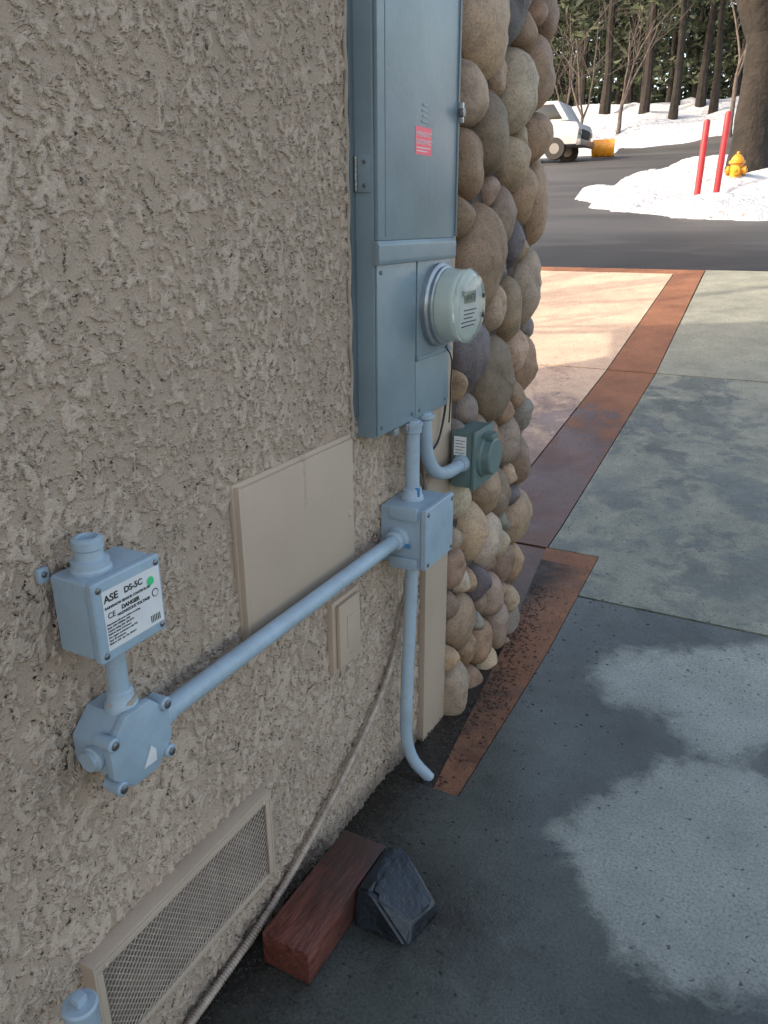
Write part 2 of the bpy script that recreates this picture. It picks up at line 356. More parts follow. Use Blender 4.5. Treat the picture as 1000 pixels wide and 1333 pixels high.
snow("snow_hill",[(-90,26),(-30,31),(-13,34.5),(-7,36.5),(0,41),(8,44.5),(90,50),(90,140),(-90,140)],-90,90,25,138,.8,.35,.3,9,.4)
# ------------------------------------------------------------- HOUSE
house=empty("house")
ys=np.arange(.02,1.672,.003); zs=np.arange(-.03,2.1,.003)
Yg,Zg=np.meshgrid(ys,zs); V=np.stack([Yg*0,Yg,Zg],-1).reshape(-1,3); nx=len(ys)
i=(np.arange(len(zs)-1)[:,None]*nx+np.arange(nx-1)[None,:]).ravel(); F=np.stack([i,i+1,i+nx+1,i+nx],-1)
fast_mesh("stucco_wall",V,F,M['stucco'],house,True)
box("wall_core",-4.0,-.012,-10,2.40,-.3,3.9,M['stuccoflat'],house,0)
box("wall_behind",-.013,.0005,-10,.02,-.05,3.9,M['stuccoflat'],house,0)
box("wall_above",-.013,.0005,.02,1.672,2.095,3.9,M['stuccoflat'],house,0)
prism("roof",[(-4.4,3.8),(-2,4.9),(.35,3.8),(.35,3.95),(-2,5.08),(-4.4,3.95)],'y',-10.6,2.75,M['roof'],house,0)
box("corner_trim",-.01,.02,1.672,1.812,-.02,3.8,M['beige'],house,.002)
# ------------------------------------------------------------- cobble column
YS=1.813; L1=2.355-YS; RC=.11; L2=RC*math.pi/2; SMAX=L1+L2+.55
def smap(s,h):
    if s<=L1: return (h,YS+s)
    if s<=L1+L2:
        a=(s-L1)/RC; return (-RC+(RC+h)*math.cos(a),YS+L1+(RC+h)*math.sin(a))
    return (-RC-(s-L1-L2),YS+L1+RC+h)
ZM=3.7; sites=[]
for r_lo,r_hi,tries in ((.085,.120,260),(.060,.085,2200),(.044,.060,5000),(.026,.042,7000)):
    for _ in range(tries):
        r=random.uniform(r_lo,r_hi); s=random.uniform(r*.7,SMAX-r*.6); z=random.uniform(-.02,ZM)
        if z<.75 and r>.085: continue
        if all(math.hypot(s-q[0],(z-q[1])/1.22)>(r+q[2])*.90 for q in sites): sites.append((s,z,r))
pal=[(.36,.235,.145)]*3+[(.30,.195,.12)]*3+[(.40,.285,.19)]*3+[(.27,.18,.12)]*2+[(.215,.15,.105),(.35,.26,.185),(.20,.165,.135),(.15,.14,.128),(.12,.105,.11),(.43,.34,.25),(.29,.21,.16),(.225,.195,.165)]
V=[];F=[];C=[]; NT=32; rings=[0,.28,.5,.68,.81,.9,.96,1.0,1.01]
for (s,z,r) in sites:
    nb=[]
    for (s2,z2,r2) in sites:
        if (s2,z2)==(s,z): continue
        dx,dy=s2-s,(z2-z)/1.22; d=math.hypot(dx,dy)
        if d<.34: nb.append((math.atan2(dy,dx),(d*d+r*r-r2*r2)/(2*d)))
    nb.append((math.pi,s+.004))
    tilt=random.uniform(-.35,.35); tilt2=random.uniform(-.3,.3)
    hm=.030+.38*r+random.uniform(-.008,.012); col=random.choice(pal); k=random.uniform(.80,1.15); jit=[random.uniform(.96,1.04) for _ in range(3)]
    pw=random.uniform(6,12); base=len(V); sd=random.uniform(0,100)
    prof=[]
    for t in range(NT):
        a=2*math.pi*t/NT; acc=(1/(r*1.4))**pw
        for ph,dd in nb:
            c=math.cos(a-ph)
            if c>.05: acc+=(c/max(dd,.01))**pw
        prof.append(acc**(-1/pw)*1.0)
    for _ in range(2): prof=[(prof[i-1]+2*prof[i]+prof[(i+1)%NT])/4 for i in range(NT)]
    for ri,rho in enumerate(rings):
        for t in range(NT):
            a=2*math.pi*t/NT; R=prof[t]*min(rho,1)
            h=hm*max(0,1-min(rho,1)**2.8)**.55 if rho<=1 else -.012
            ds,dz=R*math.cos(a),R*math.sin(a)*1.22
            nn=mnoise.noise(Vector((ds*11+sd,dz*11,sd)))+.5*mnoise.noise(Vector((ds*30+sd,dz*30,sd)))
            h=h*(1+tilt*ds/r*.5+tilt2*dz/r*.5)+nn*.016*(1-rho*.6 if rho<1 else 0)
            x,y=smap(s+ds,h); V.append((x,y,z+dz)); C+=[col[0]*k*jit[0],col[1]*k*jit[1],col[2]*k*jit[2],1]
    for ri in range(len(rings)-1):
        for t in range(NT):
            t2=(t+1)%NT; F.append((base+ri*NT+t,base+ri*NT+t2,base+(ri+1)*NT+t2,base+(ri+1)*NT+t))
fast_mesh("stone_facing",np.array(V),np.array(F),M['stone'],house,True,{'stonecol':('FLOAT_COLOR',C)})
ss=np.linspace(0,SMAX,70); V=[];F=[]
for s in ss:
    for z in (-.1,ZM): x,y=smap(s,.008); V.append((x,y,z))
for k in range(len(ss)-1): F.append((2*k,2*k+1,2*k+3,2*k+2))
mesh_obj("stone_mortar",V,F,M['mortar'],house,True)
# ------------------------------------------------------------- MAIN ELECTRICAL PANEL
ep=empty("electrical_panel")
Y0,Y1=1.362,1.722
box("cabinet",-.01,.046,Y0,Y1,.945,2.55,M['panel'],ep,.003)
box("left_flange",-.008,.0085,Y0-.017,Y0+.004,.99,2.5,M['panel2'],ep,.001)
box("lower_left_cover",.0462,.051,Y0+.004,1.536,.95,1.287,M['panel'],ep,.0015)
box("meter_cover_upper",.0462,.052,1.541,Y1-.003,1.082,1.287,M['panel'],ep,.0015)
box("meter_cover_lower",.0462,.0495,1.541,Y1-.003,.95,1.076,M['panel'],ep,.0015)
prism("cover_step",[(.050,1.076),(.056,1.079),(.056,1.085),(.05,1.09)],'y',1.541,Y1-.003,M['panel'],ep,.001)
prism("door_lip",[(.046,1.283),(.058,1.285),(.0595,1.292),(.0592,1.320),(.055,1.328),(.046,1.328)],'y',Y0-.002,Y1+.002,M['panel'],ep,.0015)
box("door",.0462,.055,Y0+.003,Y1+.001,1.328,2.52,M['panel'],ep,.003)
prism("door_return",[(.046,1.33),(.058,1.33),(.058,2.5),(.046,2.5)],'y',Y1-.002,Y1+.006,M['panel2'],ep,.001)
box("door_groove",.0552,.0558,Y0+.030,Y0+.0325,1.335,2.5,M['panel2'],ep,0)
for z in (1.445,2.1):
    box("hinge_leaf",.0005,.004,Y0-.004,Y0+.001,z-.03,z+.03,M['panel2'],ep,.0005)
    box("hinge_plate",.012,.040,Y0-.0035,Y0+.001,z-.032,z+.032,M['panel'],ep,.001)
    tube("hinge_pin",[(.012,Y0-.004,z-.03),(.012,Y0-.004,z+.03)],.004,M['screw'],ep,10,raw=True)
    for dz in (-.02,.02): screw("hinge_screw",.03,Y0-.0035,z+dz,ep,.0035,axis=(0,-1,0))
box("latch",.045,.066,Y1+.004,Y1+.012,1.56,1.60,M['galv'],ep,.002)
box("latch_tab",.058,.070,Y1-.004,Y1+.010,1.572,1.588,M['screw'],ep,.0015)
box("warning_sticker",.0551,.0556,1.518,1.592,1.487,1.537,M['redlabel'],ep,0)
text("sticker_line","EMERGENCY",.0558,1.521,1.520,.0122,M['white'],ep,sx=1.0)
text("sticker_line_b","DISCONNECT",.0558,1.521,1.506,.0122,M['white'],ep,sx=.96)
for k,zz in enumerate((1.4985,1.4925)): box("sticker_rule",.0557,.0559,1.523,1.585-.01*k,zz,zz+.0018,M['white'],ep,0)
for k in range(4): box("embossed_mark",.0551,.0562,1.545+.004*(k%2),1.570,1.545+.010*k,1.549+.010*k,M['panel'],ep,.0005)
for (y,z) in ((1.38,.965),(1.52,.965),(1.70,.965),(1.70,1.09),(1.56,.965),(1.38,1.27)): screw("cover_screw",.0515 if z>1.08 or y<1.53 else .0496,y,z,ep,.004,M['panel2'])
box("bottom_tab",.03,.05,1.44,1.462,.932,.947,M['galv'],ep,.001)
box("bottom_tab_b",.03,.052,1.495,1.515,.928,.947,M['galv'],ep,.001)
tube("seal_wire",[(.054,1.69,1.09),(.065,1.70,1.06),(.06,1.71,1.0),(.055,1.722,.96),(.05,1.728,.9)],.0018,M['dark'],ep,8)
tube("caulk_bead",[(.003,Y0-.019+.003*math.sin(k*2.1),.95+.035*k) for k in range(32)],.0045,M['caulk'],ep,8,step=.02)
# ------------------------------------------------------------- METER
mt=empty("electric_meter"); mc=(.05,1.640,1.188)
lathe("socket_ring",mc,(1,0,0),[(0,.088),(.010,.090),(.014,.090),(.018,.086),(.020,.080)],M['galv'],mt,64)
lathe("clamp_band",(.066,mc[1],mc[2]),(1,0,0),[(0,.082),(.004,.084),(.010,.084),(.013,.080)],M['galv'],mt,64)
lathe("module",(.07,mc[1],mc[2]),(1,0,0),[(0,.074),(.040,.070),(.048,.065),(.050,.060),(.0505,.001)],M['meterbody'],mt,48)
lathe("clear_cover",(.078,mc[1],mc[2]),(1,0,0),[(0,.080),(.035,.077),(.046,.077),(.048,.079),(.053,.079),(.055,.075),(.061,.071),(.064,.064),(.0645,.001)],M['glass'],mt,64)
box("face_label",.1206,.1212,mc[1]-.042,mc[1]+.042,mc[2]-.042,mc[2]+.042,M['white'],mt,.0)
box("lcd_screen",.1214,.126,mc[1]-.034,mc[1]+.022,mc[2]+.008,mc[2]+.032,M['lcd'],mt,.001)
text("lcd_digits","00472",.1263,mc[1]-.03,mc[2]+.012,.02,M['black'],mt)
for k in range(5): box("label_line",.1214,.1218,mc[1]-.034,mc[1]+.03-.009*(k%3),mc[2]-.008-.008*k,mc[2]-.0055-.008*k,M['black'],mt,0)
for dz in (.020,-.022): screw("meter_bolt",.1428,mc[1]+.048,mc[2]+dz,mt,.006,M['dark'])
# ------------------------------------------------------------- ACCESS PANEL & BLANK COVER
ap=empty("access_panel")
box("plate",-.004,.016,.958,1.322,.683,.952,M['beige'],ap,.002)
box("left_rim",-.004,.0185,.951,.957,.679,.956,M['beige'],ap,.001)
box("back_flange",-.004,.008,.947,1.328,.675,.960,M['beige'],ap,.001)
screw("latch_screw",.016,1.306,.795,ap,.006,M['beige'])
text("embossed_letters","TELEPHONE NETWORK",.0162,1.150,.86,.010,M['beige'],ap,ext=.0003).rotation_euler=(rad(180),rad(-90),0)
bc=empty("blank_wall_cover")
box("backplate",-.004,.016,1.226,1.334,.452,.622,M['beige'],bc,.003)
box("lid",.0162,.026,1.238,1.324,.462,.612,M['beige'],bc,.004)
box("recess",.0262,.0272,1.268,1.296,.50,.575,M['beige'],bc,.0005)
screw("lid_screw",.026,1.282,.485,bc,.004,M['beige'])
# ------------------------------------------------------------- SENSOR CONTROLLER BOX
ds=empty("sensor_controller_box")
A0,A1,B0,B1=.579,.690,.849,.955
box("body",.016,.078,A0,A1,B0,B1,M['paint2'],ds,.006,3)
box("lid",.0785,.092,A0-.002,A1+.002,B0-.002,B1+.002,M['paint2'],ds,.005,3)
for (y,z) in ((A0+.007,B0+.008),(A1-.007,B0+.008),(A0+.007,B1-.008),(A1-.007,B1-.008)): screw("lid_screw",.0915,y,z,ds,.0042)
box("mount_ear",.006,.014,A0-.012,A0+.004,B1-.010,B1+.010,M['paint2'],ds,.003)
screw("ear_screw",.014,A0-.004,B1+.002,ds,.004)
box("mount_ear_low",.006,.014,A1-.004,A1+.012,B0+.004,B0+.02,M['paint2'],ds,.003)
box("label",.0922,.0926,A0+.011,A1-.003,B0+.013,B1-.012,M['white'],ds,0)
ly=A0+.013
text("label_logo","ASE",.0928,ly,B1-.028,.0135,M['black'],ds,bold=.0003,sx=1.05)
text("label_model","DS-5C",.0928,ly+.033,B1-.027,.0115,M['black'],ds,bold=.0003)
text("label_desc","RAIN/SNOW SENSOR CONTROLLER",.0928,ly,B1-.037,.0047,M['black'],ds,bold=.00015,sx=1.0)
text("label_danger","DANGER",.0928,ly+.026,B1-.046,.0075,M['black'],ds,bold=.0003)
text("label_tri","CE",.0928,ly+.003,B1-.050,.0105,M['black'],ds,bold=.0001)
text("label_haz","HAZARDOUS VOLTAGE",.0928,ly+.018,B1-.0525,.0052,M['black'],ds,bold=.0002)
for k in range(7): text("label_small",("Disconnect all power before servicing","Input 120V 50/60Hz 12W","Contact rating 24A 120-277V","Hold-on timer 0-10 hours","Use copper conductors only 75C","Type 3R enclosure","Made in USA  Ser. No. 004417")[k],.0928,ly,B1-.059-.0044*k,.0036,M['black'],ds,bold=.00006)
lathe("green_sticker",(.0927,A1-.020,B1-.029),(1,0,0),[(0,.0062),(.0003,.0062)],M['greendot'],ds,24)
lathe("cert_mark",(.0927,A1-.014,B1-.048),(1,0,0),[(0,.0058),(.0003,.0058)],M['black'],ds,24)
lathe("cert_mark_inner",(.0931,A1-.014,B1-.048),(1,0,0),[(0,.0045),(.0002,.0045)],M['white'],ds,24)
for k in range(6): box("barcode_bar",.0927,.0929,A1-.026+.003*k,A1-.0245+.003*k,B0+.018,B0+.028,M['black'],ds,0)
lathe("top_hub",(.050,.616,B1-.001),(0,0,1),[(0,.026),(.005,.026),(.008,.0235),(.016,.0235),(.018,.018),(.030,.0175),(.032,.0195),(.043,.0195),(.045,.017),(.046,.013),(.040,.012)],M['paint'],ds,32)
lathe("bottom_hub",(.05,.633,B0+.001),(0,0,-1),[(0,.020),(.007,.020),(.010,.017),(.016,.0155)],M['paint'],ds,32)
cd=empty("conduit_run")
tube("riser",[(.05,.633,.845),(.05,.632,.742)],.0138,M['paint'],cd,24,raw=True)
# ------------------------------------------------------------- OCTAGONAL JUNCTION BOX
rj=empty("octagonal_junction_box"); cy,cz=.634,.692
octo=[(cy+.056*math.cos(rad(22.5+45*k)),cz+.058*math.sin(rad(22.5+45*k))) for k in range(8)]
prism("body",octo,'x',.004,.066,M['paint2'],rj,.004)
octo2=[(cy+.060*math.cos(rad(22.5+45*k)),cz+.062*math.sin(rad(22.5+45*k))) for k in range(8)]
prism("lid",octo2,'x',.0665,.080,M['paint2'],rj,.004)
for k,(dy,dz) in enumerate(((-.050,.030),(-.046,-.042),(.046,-.042),(.048,.036))):
    lathe("lug",(.055,cy+dy,cz+dz),(1,0,0),[(0,.009),(.022,.010),(.028,.010),(.030,.008)],M['paint2'],rj,18)
    screw("lug_screw",.085,cy+dy,cz+dz,rj,.006)
lathe("hub_top",(.05,.633,cz+.048),(0,0,1),[(0,.024),(.014,.022),(.018,.0185),(.030,.0175),(.033,.0145)],M['paint'],rj,28)
lathe("hub_right",(.05,cy+.050,cz-.004),(0,1,0),[(0,.025),(.012,.023),(.016,.0205),(.030,.0195),(.033,.017)],M['paint'],rj,28)
lathe("hub_left",(.045,cy-.048,cz+.0),(0,-1,0),[(0,.019),(.010,.018),(.012,.015),(.018,.014)],M['paint'],rj,28)
lathe("hub_bottom",(.045,cy-.02,cz-.050),(0,0,-1),[(0,.017),(.008,.016),(.010,.012)],M['paint'],rj,28)
mesh_obj("torn_label",[(.0805,cy-.004,cz-.040),(.0812,cy+.020,cz-.040),(.0812,cy+.021,cz-.022),(.0805,cy+.010,cz-.018),(.0815,cy+.012,cz-.010)],[(0,1,2,3),(3,2,4)],M['white'],rj)
tube("sealant_smear",[(.052,.652,.752),(.064,.644,.757),(.069,.632,.755),(.062,.620,.751),(.048,.614,.755)],.004,M['caulk'],rj,8,step=.01)
tube("long_run",[(.05,.70,.688),(.05,1.470,.692)],.0165,M['paint'],cd,28,raw=True)
# ------------------------------------------------------------- SQUARE JUNCTION BOX
sj=empty("square_junction_box")
box("body",.004,.106,1.458,1.600,.629,.765,M['paint2'],sj,.005,3)
box("lid",.1065,.121,1.454,1.604,.625,.769,M['paint2'],sj,.004,3)
for (y,z) in ((1.465,.637),(1.593,.637),(1.465,.757),(1.593,.757)): screw("lid_screw",.1205,y,z,sj,.0055)
box("ear_top",.03,.10,1.448,1.46,.74,.772,M['paint2'],sj,.004)
box("ear_bottom",.03,.10,1.448,1.46,.622,.65,M['paint2'],sj,.004)
lathe("hub_left",(.05,1.460,.692),(0,-1,0),[(0,.029),(.008,.028),(.012,.024),(.026,.0225),(.030,.018)],M['paint'],sj,28)
lathe("hub_top",(.05,1.527,.763),(0,0,1),[(0,.027),(.010,.026),(.014,.023),(.028,.0215),(.031,.017)],M['paint'],sj,28)
lathe("hub_bottom",(.05,1.530,.631),(0,0,-1),[(0,.026),(.010,.024),(.016,.021),(.019,.016)],M['paint'],sj,28)
box("tape_mark",.055,.085,1.4475,1.4479,.676,.686,M['bluetape'],sj,0)
box("tape_mark_b",.060,.0725,1.515,1.524,.765,.795,M['bluetape'],sj,.002)
tube("upper_drop",[(.05,1.527,.785),(.05,1.527,.95)],.0165,M['paint'],cd,24,raw=True)
lathe("upper_coupling",(.05,1.527,.945),(0,0,-1),[(0,.023),(.006,.023),(.01,.021),(.022,.0205),(.024,.017)],M['paint'],cd,28)
tube("lower_drop",[(.05,1.530,.62),(.050,1.522,.48),(.05,1.508,.30),(.05,1.502,.17),(.054,1.506,.10),(.066,1.520,.045),(.088,1.535,.008),(.10,1.542,-.01)],.0155,M['paint'],cd,22,step=.02)
tube("u_bend",[(.045,1.600,.952),(.045,1.602,.90),(.047,1.612,.845),(.052,1.645,.800),(.056,1.695,.780),(.06,1.75,.778),(.06,1.80,.780)],.0165,M['paint'],cd,22,step=.012)
lathe("u_bend_nut",(.045,1.600,.947),(0,0,-1),[(0,.023),(.008,.023),(.012,.018)],M['paint'],cd,28)
rc=empty("power_inlet_box")
box("body",.030,.088,1.792,1.918,.715,.862,M['green'],rc,.005,3)
box("cover_plate",.0885,.097,1.788,1.922,.711,.866,M['green'],rc,.003)
lathe("round_flange",(.097,1.856,.790),(1,0,0),[(0,.056),(.006,.055),(.010,.050),(.028,.048),(.032,.044),(.033,.001)],M['green'],rc,40)
box("hinge",.095,.125,1.835,1.877,.836,.852,M['green'],rc,.003)
lathe("hub",(.06,1.794,.780),(0,-1,0),[(0,.024),(.008,.023),(.012,.020),(.022,.0195)],M['paint'],rc,24)
box("side_label",.038,.072,1.7912,1.7916,.800,.850,M['white'],rc,0)
for k in range(5): box("label_text_line",.042,.068-.006*(k%2),1.7907,1.7911,.806+.008*k,.8075+.008*k,M['black'],rc,0)
tube("loose_cable",[(.03,1.735,1.05),(.035,1.742,.97),(.03,1.738,.90),(.028,1.71,.85),(.02,1.68,.835),(.012,1.66,.86),(.01,1.63,.90),(.01,1.58,.935)],.003,M['dark'],rc,8)
pts=resample([(.02,1.60,.945),(.018,1.652,.84),(.014,1.676,.73),(.016,1.640,.62),(.016,1.571,.48),(.016,1.46,.305),(.020,1.238,.172),(.018,.988,.066),(.018,.80,.030),(.020,.60,.018),(.02,.2,.012)],.0016)
V,F=tube_data(pts,.0075,10)
for i in range(len(pts)):
    s=(1.12,1.0,.80,1.0)[i%4]; c=Vector(pts[i])
    for k in range(10): V[i*10+k]=c+(V[i*10+k]-c)*s
mesh_obj("armoured_cable",V,F,M['flex'],None,True)
# ------------------------------------------------------------- VENT SCREEN
vs=empty("foundation_vent_screen")
a0,a1,b0,b1=.535,.962,.142,.346
box("top_flange",.0,.030,a0,a1,b1-.003,b1+.003,M['beige'],vs,.001)
box("top_lip",.027,.031,a0,a1,b1-.016,b1-.0035,M['beige'],vs,.001)
box("bottom_lip",.020,.024,a0,a1,b0,b0+.012,M['beige'],vs,.001)
box("left_flange",.0,.031,a0-.003,a0+.001,b0,b1+.003,M['beige'],vs,.0005)
box("right_flange",.0,.031,a1-.001,a1+.003,b0,b1+.003,M['beige'],vs,.0005)
box("left_lip",.0265,.0305,a0+.0015,a0+.013,b0+.013,b1-.0165,M['beige'],vs,.001)
box("right_lip",.0265,.0305,a1-.013,a1-.0015,b0+.013,b1-.0165,M['beige'],vs,.001)
box("back_pan",.002,.009,a0,a1,b0,b1-.004,simple("vent_shade",(.30,.235,.185),(.18,.14,.11),30,.8),vs,0)
V=[];F=[]
W=a1-a0;Hh=b1-b0;sp=.0115
for sgn in (1,-1):
    c=-Hh
    while c<W+Hh:
        if sgn>0: ya,yb=c,c+Hh*.9
        else: ya,yb=c+Hh*.9,c
        dy=yb-ya; ta,tb_=(0-ya)/dy,(W-ya)/dy
        if ta>tb_: ta,tb_=tb_,ta
        t0,t1=max(0,ta),min(1,tb_)
        if t1-t0>.02:
            pp=[]
            for q in range(9):
                t=t0+(t1-t0)*q/8; yy=ya+dy*t; zz=Hh*t
                bul=.003*math.sin(yy*16)*math.sin(zz*14)
                pp.append(Vector((.0225+.0008*sgn+bul,a0+yy,b0+zz)))
            tube_data(pp,.0012,5,V,F,False)
        c+=sp
mesh_obj("wire_mesh",V,F,M['wirem'],vs,True)
for y in (a0+.02,a1-.02): screw("vent_screw",.031,y,b1-.010,vs,.0045,M['beige'])
cs=empty("capped_conduit_stub")
tube("stub",[(.08,.470,-.02),(.08,.470,.345)],.0165,M['paint'],cs,24,raw=True)
lathe("coupling",(.08,.470,.33),(0,0,1),[(0,.018),(.003,.0225),(.040,.0225),(.044,.024),(.052,.024),(.055,.021),(.055,.001)],M['paint'],cs,36)
box("plug_square",.072,.088,.462,.478,.384,.399,M['paint'],cs,.002)
# ------------------------------------------------------------- WOOD BLOCK + WEDGE
box("redwood_block",.05,.157,.885,1.195,.002,.080,M['wood'],None,.004,2)
bm=bmesh.new()
for p in [(.161,1.04,0),(.285,1.045,0),(.303,1.16,0),(.19,1.205,0),(.161,1.195,0),(.161,1.06,.085),(.192,1.06,.088),(.280,1.075,.036),(.296,1.150,.030),(.200,1.200,.088),(.161,1.19,.088)]: bm.verts.new(p)
bmesh.ops.convex_hull(bm,input=bm.verts)
bmesh.ops.bevel(bm,geom=bm.edges[:],offset=.005,segments=2,affect='EDGES')
bm_obj("black_wedge_block",bm,M['block'],None,True)
# ------------------------------------------------------------- STREET OBJECTS
def bollard(name,x,y,h,lean):
    return lathe(name,(x,y,float(tz(y))-.1),(lean,0,1),[(0,.052),(h+.35,.052),(h+.385,.045),(h+.40,.02),(h+.402,.001)],M['redpaint'],None,20)
bollard("red_bollard",-1.27,14.86,.98,.015); bollard("red_bollard.001",-1.0,15.05,1.08,.025)
hy=empty("fire_hydrant"); hx,hyy=-.82,15.9; hz=float(tz(hyy))+.22
lathe("barrel",(hx,hyy,hz-.1),(0,0,1),[(0,.15),(.14,.15),(.15,.105),(.42,.10),(.43,.135),(.47,.135),(.48,.11),(.53,.09),(.57,.05),(.58,.025),(.62,.025),(.625,.001)],M['yellow'],hy,24)
for ax in ((1,0,0),(-1,0,0),(0,-1,0)): lathe("outlet",(hx,hyy,hz+.22),ax,[(0,.06),(.11,.06),(.115,.075),(.155,.075),(.16,.03),(.18,.028),(.182,.001)],M['yellow'],hy,16)
tr=empty("pickup_truck"); tx,ty=-10.35,31.3; tzv=float(tz(ty))
def tb(n,x0,x1,y0,y1,z0,z1,m,bev=.05): return box(n,tx+x0,tx+x1,ty+y0,ty+y1,tzv+z0,tzv+z1,m,tr,bev)
prism("body",[(tx-2.7,tzv+.5),(tx+2.65,tzv+.5),(tx+2.7,tzv+1.05),(tx+2.6,tzv+1.22),(tx+1.9,tzv+1.3),(tx-2.7,tzv+1.3)],'y',ty-.95,ty+.95,M['carwhite'],tr,.05)
prism("cab",[(tx-.6,tzv+1.29),(tx+2.3,tzv+1.29),(tx+1.85,tzv+1.95),(tx-.5,tzv+1.98)],'y',ty-.85,ty+.85,M['carwhite'],tr,.06)
prism("side_glass",[(tx-.42,tzv+1.35),(tx+2.05,tzv+1.35),(tx+1.70,tzv+1.84),(tx-.38,tzv+1.86)],'y',ty-.862,ty+.862,M['carglass'],tr,.01)
for wx in (-1.75,1.85):
    for wy in (-.97,.74):
        lathe("wheel",(tx+wx,ty+wy,tzv+.38),(0,1,0),[(0,.2),(.0,.36),(.03,.38),(.2,.38),(.23,.36),(.23,.2)],M['tyre'],tr,28)
        lathe("hub",(tx+wx,ty+wy-.01,tzv+.38),(0,1,0),[(0,.18),(.25,.18)],M['chrome'],tr,20)
tb("bumper",2.62,2.80,-.92,.92,.46,.68,M['chrome'],.03)
tb("grille",2.66,2.72,-.5,.5,.72,1.02,M['tyre'],.01)
for s in (-1,1): tb("headlight",2.63,2.72,s*.74-.16,s*.74+.16,.82,1.0,M['chrome'],.02)
pl=empty("snow_plough_blade"); px,py=-7.35,33.0; pz=float(tz(py))
arc=[(py+.30*math.cos(rad(a)),pz+.34+.34*math.sin(rad(a))) for a in range(120,251,13)]
prism("blade",arc+[(y+.03,z) for y,z in arc[::-1]],'x',px-.42,px+.42,M['yellow'],pl,0)
for k in range(4): box("rib",px-.38+.24*k,px-.34+.24*k,py-.22,py+.0,pz+.05,pz+.6,M['yellow'],pl,.005)
box("frame",px-.2,px+.2,py-.15,py+.4,pz+.1,pz+.22,M['tyre'],pl,.02)
# ------------------------------------------------------------- TREES
def branch(V,F,p,d,L,r,depth,spread,up,minr,n=6,gnarl=.18,kids=(2,4)):
    steps=max(3,int(L/.35) if L>2 else 4); pts=[p.copy()]; dd=d.copy()
    for i in range(steps):
        dd=(dd+Vector((random.gauss(0,gnarl),random.gauss(0,gnarl),random.gauss(0,gnarl)*.6+up))*.5).normalized()
        pts.append(pts[-1]+dd*L/steps)
    r1=r*.55
    tube_data(pts,lambda t:r+(r1-r)*t,n if depth>1 else 4,V,F,False)
    if depth<=0 or r1<minr: return
    for k in range(random.randint(*kids)):
        t=random.uniform(.35,1); q=pts[min(len(pts)-1,int(t*steps))]
        ax=Vector((random.gauss(0,1),random.gauss(0,1),random.gauss(0,.4))).normalized()
        branch(V,F,q,(dd+ax*spread).normalized(),L*random.uniform(.55,.8),r1*random.uniform(.55,.85),depth-1,spread,up,minr,n,gnarl,kids)
def bare_tree(name,x,y,h,r,lean=(0,0),depth=5,mat='bark',n=7,seed=1,kids=(2,4),first=.45,spread=.9,minr=.006):
    random.seed(seed); V=[];F=[]; z=float(tz(y))-.1
    p=Vector((x,y,z)); d=Vector((lean[0],lean[1],1)).normalized()
    T=[p+d*h*first*k/8+Vector((random.gauss(0,.02),random.gauss(0,.02),0))*h*.06 for k in range(9)]
    tube_data(T,lambda t:r*(1.0+.75*math.exp(-t*11)-.25*t),max(n,12),V,F,False)
    for k in range(3):
        ax=Vector((random.gauss(0,1),random.gauss(0,1),0)).normalized()
        branch(V,F,T[-1-(k==2)],(d+ax*.45).normalized(),h*.4,r*.55,depth,spread,.12,minr,n,.2,kids)
    return mesh_obj(name,V,F,M[mat],None,True)
bare_tree("oak_tree",-.78,17.6,9,.38,(-.02,.03),4,'barkdark',12,seed=11,first=.30,kids=(2,3))
bare_tree("bare_tree",-9.0,1.4,8.5,.18,(.02,0),5,'bark',6,seed=21,kids=(3,4),minr=.006)
bare_tree("bare_tree.001",-11.5,3.2,8,.16,(.05,0),5,'bark',6,seed=25,kids=(3,4),minr=.006)
bare_tree("bare_tree.005",-6.3,2.9,6.5,.17,(.0,0),5,'bark',6,seed=44,kids=(3,4),minr=.006,first=.35)
bare_tree("bare_tree.002",-9.6,37.5,7.5,.09,(.05,0),5,'twig',5,seed=33,kids=(3,4),first=.18)
bare_tree("bare_tree.003",-8.3,39,8,.10,(.05,0),5,'twig',5,seed=36,kids=(3,4),first=.2)
bare_tree("bare_tree.004",-10.6,38.5,7,.09,(.0,0),5,'twig',5,seed=39,kids=(3,4),first=.15)
bare_tree("bare_tree.006",-3.6,38.5,8,.10,(.0,0),5,'twig',5,seed=52,kids=(3,4),first=.3)
def pine(V,F,LV,LF,x,y,h,r,c0,lean=0,nleaf=700,spreadr=2.6,ls=1.0,nb=34):
    z=float(tz(y))-.2; T=[Vector((x+lean*h*k/8+random.gauss(0,.05),y,z+h*k/8)) for k in range(9)]
    tube_data(T,lambda t:r*(1-.85*t)*(1+.5*math.exp(-t*20)),8,V,F,False)
    for b in range(nb):
        t=c0+(1-c0)*(b/nb); rr=spreadr*(1-(t-c0)/(1-c0))**.7*random.uniform(.5,1.1)+.3; a=random.uniform(0,6.28)
        o=T[0].lerp(T[-1],t); e=o+Vector((math.cos(a)*rr,math.sin(a)*rr,-.15*rr+random.uniform(-.2,.3)))
        tube_data([o,o.lerp(e,.5)+Vector((0,0,.1)),e],lambda u:.05*(1-u*.8),3,V,F,False)
        for k in range(nleaf//nb):
            u=random.uniform(.2,1.05)**.8; c=o.lerp(e,u)+Vector((random.gauss(0,.22),random.gauss(0,.22),random.gauss(0,.14)))*ls
            s=random.uniform(.12,.32)*ls; dv=Vector((random.gauss(0,1),random.gauss(0,1),random.gauss(-.3,.4))).normalized()*s
            sv=dv.cross(Vector((random.gauss(0,1),random.gauss(0,1),random.gauss(0,1)))).normalized()*s*.4
            b0=len(LV); LV+= [c-dv-sv,c-dv*.3+sv,c+dv]; LF.append((b0,b0+1,b0+2))
random.seed(77)
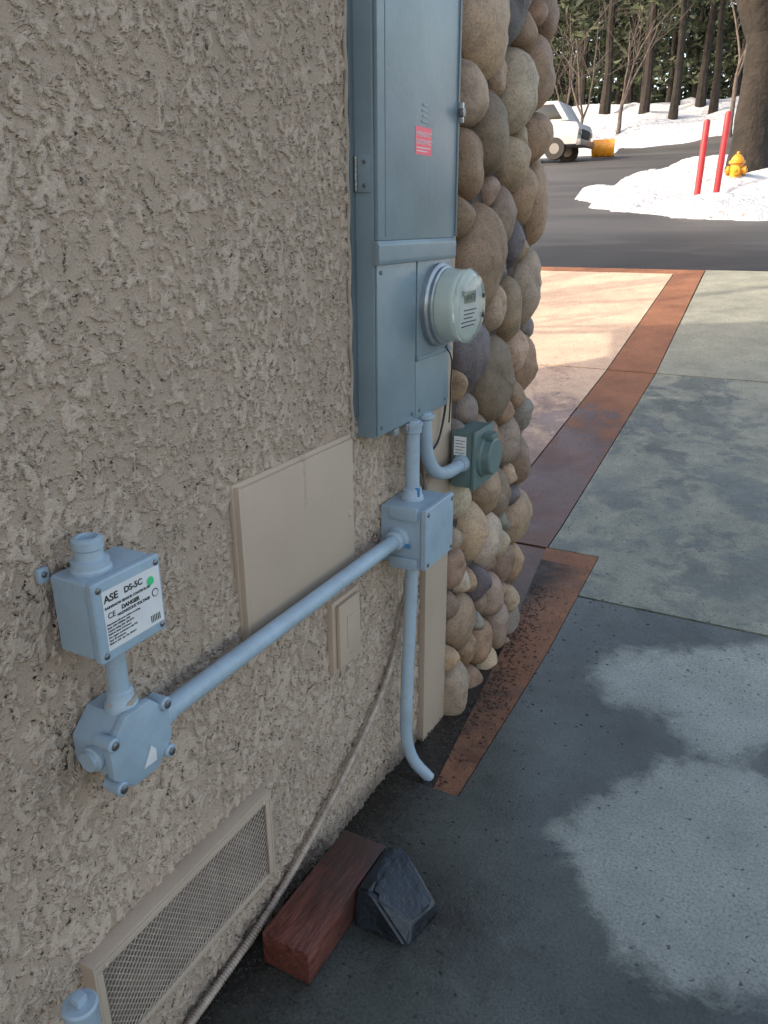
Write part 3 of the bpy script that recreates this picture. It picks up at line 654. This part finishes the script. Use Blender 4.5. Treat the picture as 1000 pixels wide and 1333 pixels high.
def pine_obj(name,specs):
    V=[];F=[];LV=[];LF=[]
    for s in specs: pine(V,F,LV,LF,**s)
    nb=len(V); me=bpy.data.meshes.new(name)
    me.from_pydata([tuple(v) for v in V+LV],[],F+[tuple(nb+i for i in f) for f in LF])
    me.materials.append(M['barkdark']); me.materials.append(M['leaf'])
    me.polygons.foreach_set("material_index",[0]*len(F)+[1]*len(LF)); me.update()
    return link(bpy.data.objects.new(name,me))
near=[(-7.9,42,.20,.30),(-6.4,41,.17,.35),(-5.6,43.5,.20,.38),(-4.9,42.5,.16,.42),(-10.2,44,.22,.25),(-3.3,46,.22,.3),(-7.1,46,.14,.3),(-9.0,47,.16,.3)]
for i,(x,y,r,c0) in enumerate(near):
    pine_obj("pine_tree" if i==0 else "pine_tree.%03d"%i,[dict(x=x,y=y,h=random.uniform(13,17),r=r,c0=c0,lean=random.uniform(-.02,.04),nleaf=1100)])
specs=[]
for i in range(22):
    specs.append(dict(x=-24+i*1.35+random.uniform(-.6,.6),y=random.uniform(52,62),h=random.uniform(12,18),r=random.uniform(.12,.25),c0=random.uniform(.08,.26),nleaf=1200,spreadr=random.uniform(2.0,3.0),ls=1.2))
for i in range(60):
    y=random.uniform(64,100); x=random.uniform(-36,10)*(y/55)
    specs.append(dict(x=x,y=y,h=random.uniform(15,25),r=random.uniform(.15,.3),c0=random.uniform(.04,.2),nleaf=850,spreadr=random.uniform(3,4.5),ls=2.2))
pine_obj("distant_pine_forest",specs)
# ------------------------------------------------------------- light, sky, camera
S=Vector((.745,.667,0)).normalized(); el=rad(32); sd=Vector((S.x*math.cos(el),S.y*math.cos(el),-math.sin(el)))
su=bpy.data.lights.new("sun","SUN"); su.energy=5.0; su.angle=rad(.5); su.color=(1,.88,.72)
so=link(bpy.data.objects.new("sun",su)); so.rotation_euler=sd.to_track_quat('-Z','Y').to_euler(); so.location=(-20,-20,20)
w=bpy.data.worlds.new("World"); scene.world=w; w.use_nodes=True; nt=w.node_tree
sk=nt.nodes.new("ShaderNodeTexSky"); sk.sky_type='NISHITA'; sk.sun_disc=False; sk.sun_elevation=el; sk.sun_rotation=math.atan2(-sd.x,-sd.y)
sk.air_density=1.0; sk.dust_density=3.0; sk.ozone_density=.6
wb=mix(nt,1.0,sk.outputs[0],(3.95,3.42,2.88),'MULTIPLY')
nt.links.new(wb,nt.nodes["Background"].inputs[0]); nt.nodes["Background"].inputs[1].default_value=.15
th,ps,ro=rad(20.35),rad(28.34),rad(-.29)
Fv=Vector((-math.sin(ps)*math.cos(th),math.cos(ps)*math.cos(th),-math.sin(th))); R=Vector((math.cos(ps),math.sin(ps),0)); U=R.cross(Fv)
R2=R*math.cos(ro)+U*math.sin(ro); U2=R2.cross(Fv)
cam=bpy.data.cameras.new("camera"); cam.sensor_fit='HORIZONTAL'; cam.sensor_width=36; cam.lens=36*1.0209; cam.clip_start=.02; cam.clip_end=1500
co=link(bpy.data.objects.new("camera",cam)); co.matrix_world=Matrix(((R2.x,U2.x,-Fv.x,.8),(R2.y,U2.y,-Fv.y,0),(R2.z,U2.z,-Fv.z,1.363),(0,0,0,1)))
scene.camera=co
scene.view_settings.view_transform='Standard'; scene.view_settings.look='None'; scene.view_settings.exposure=0
print("stones",len(sites))
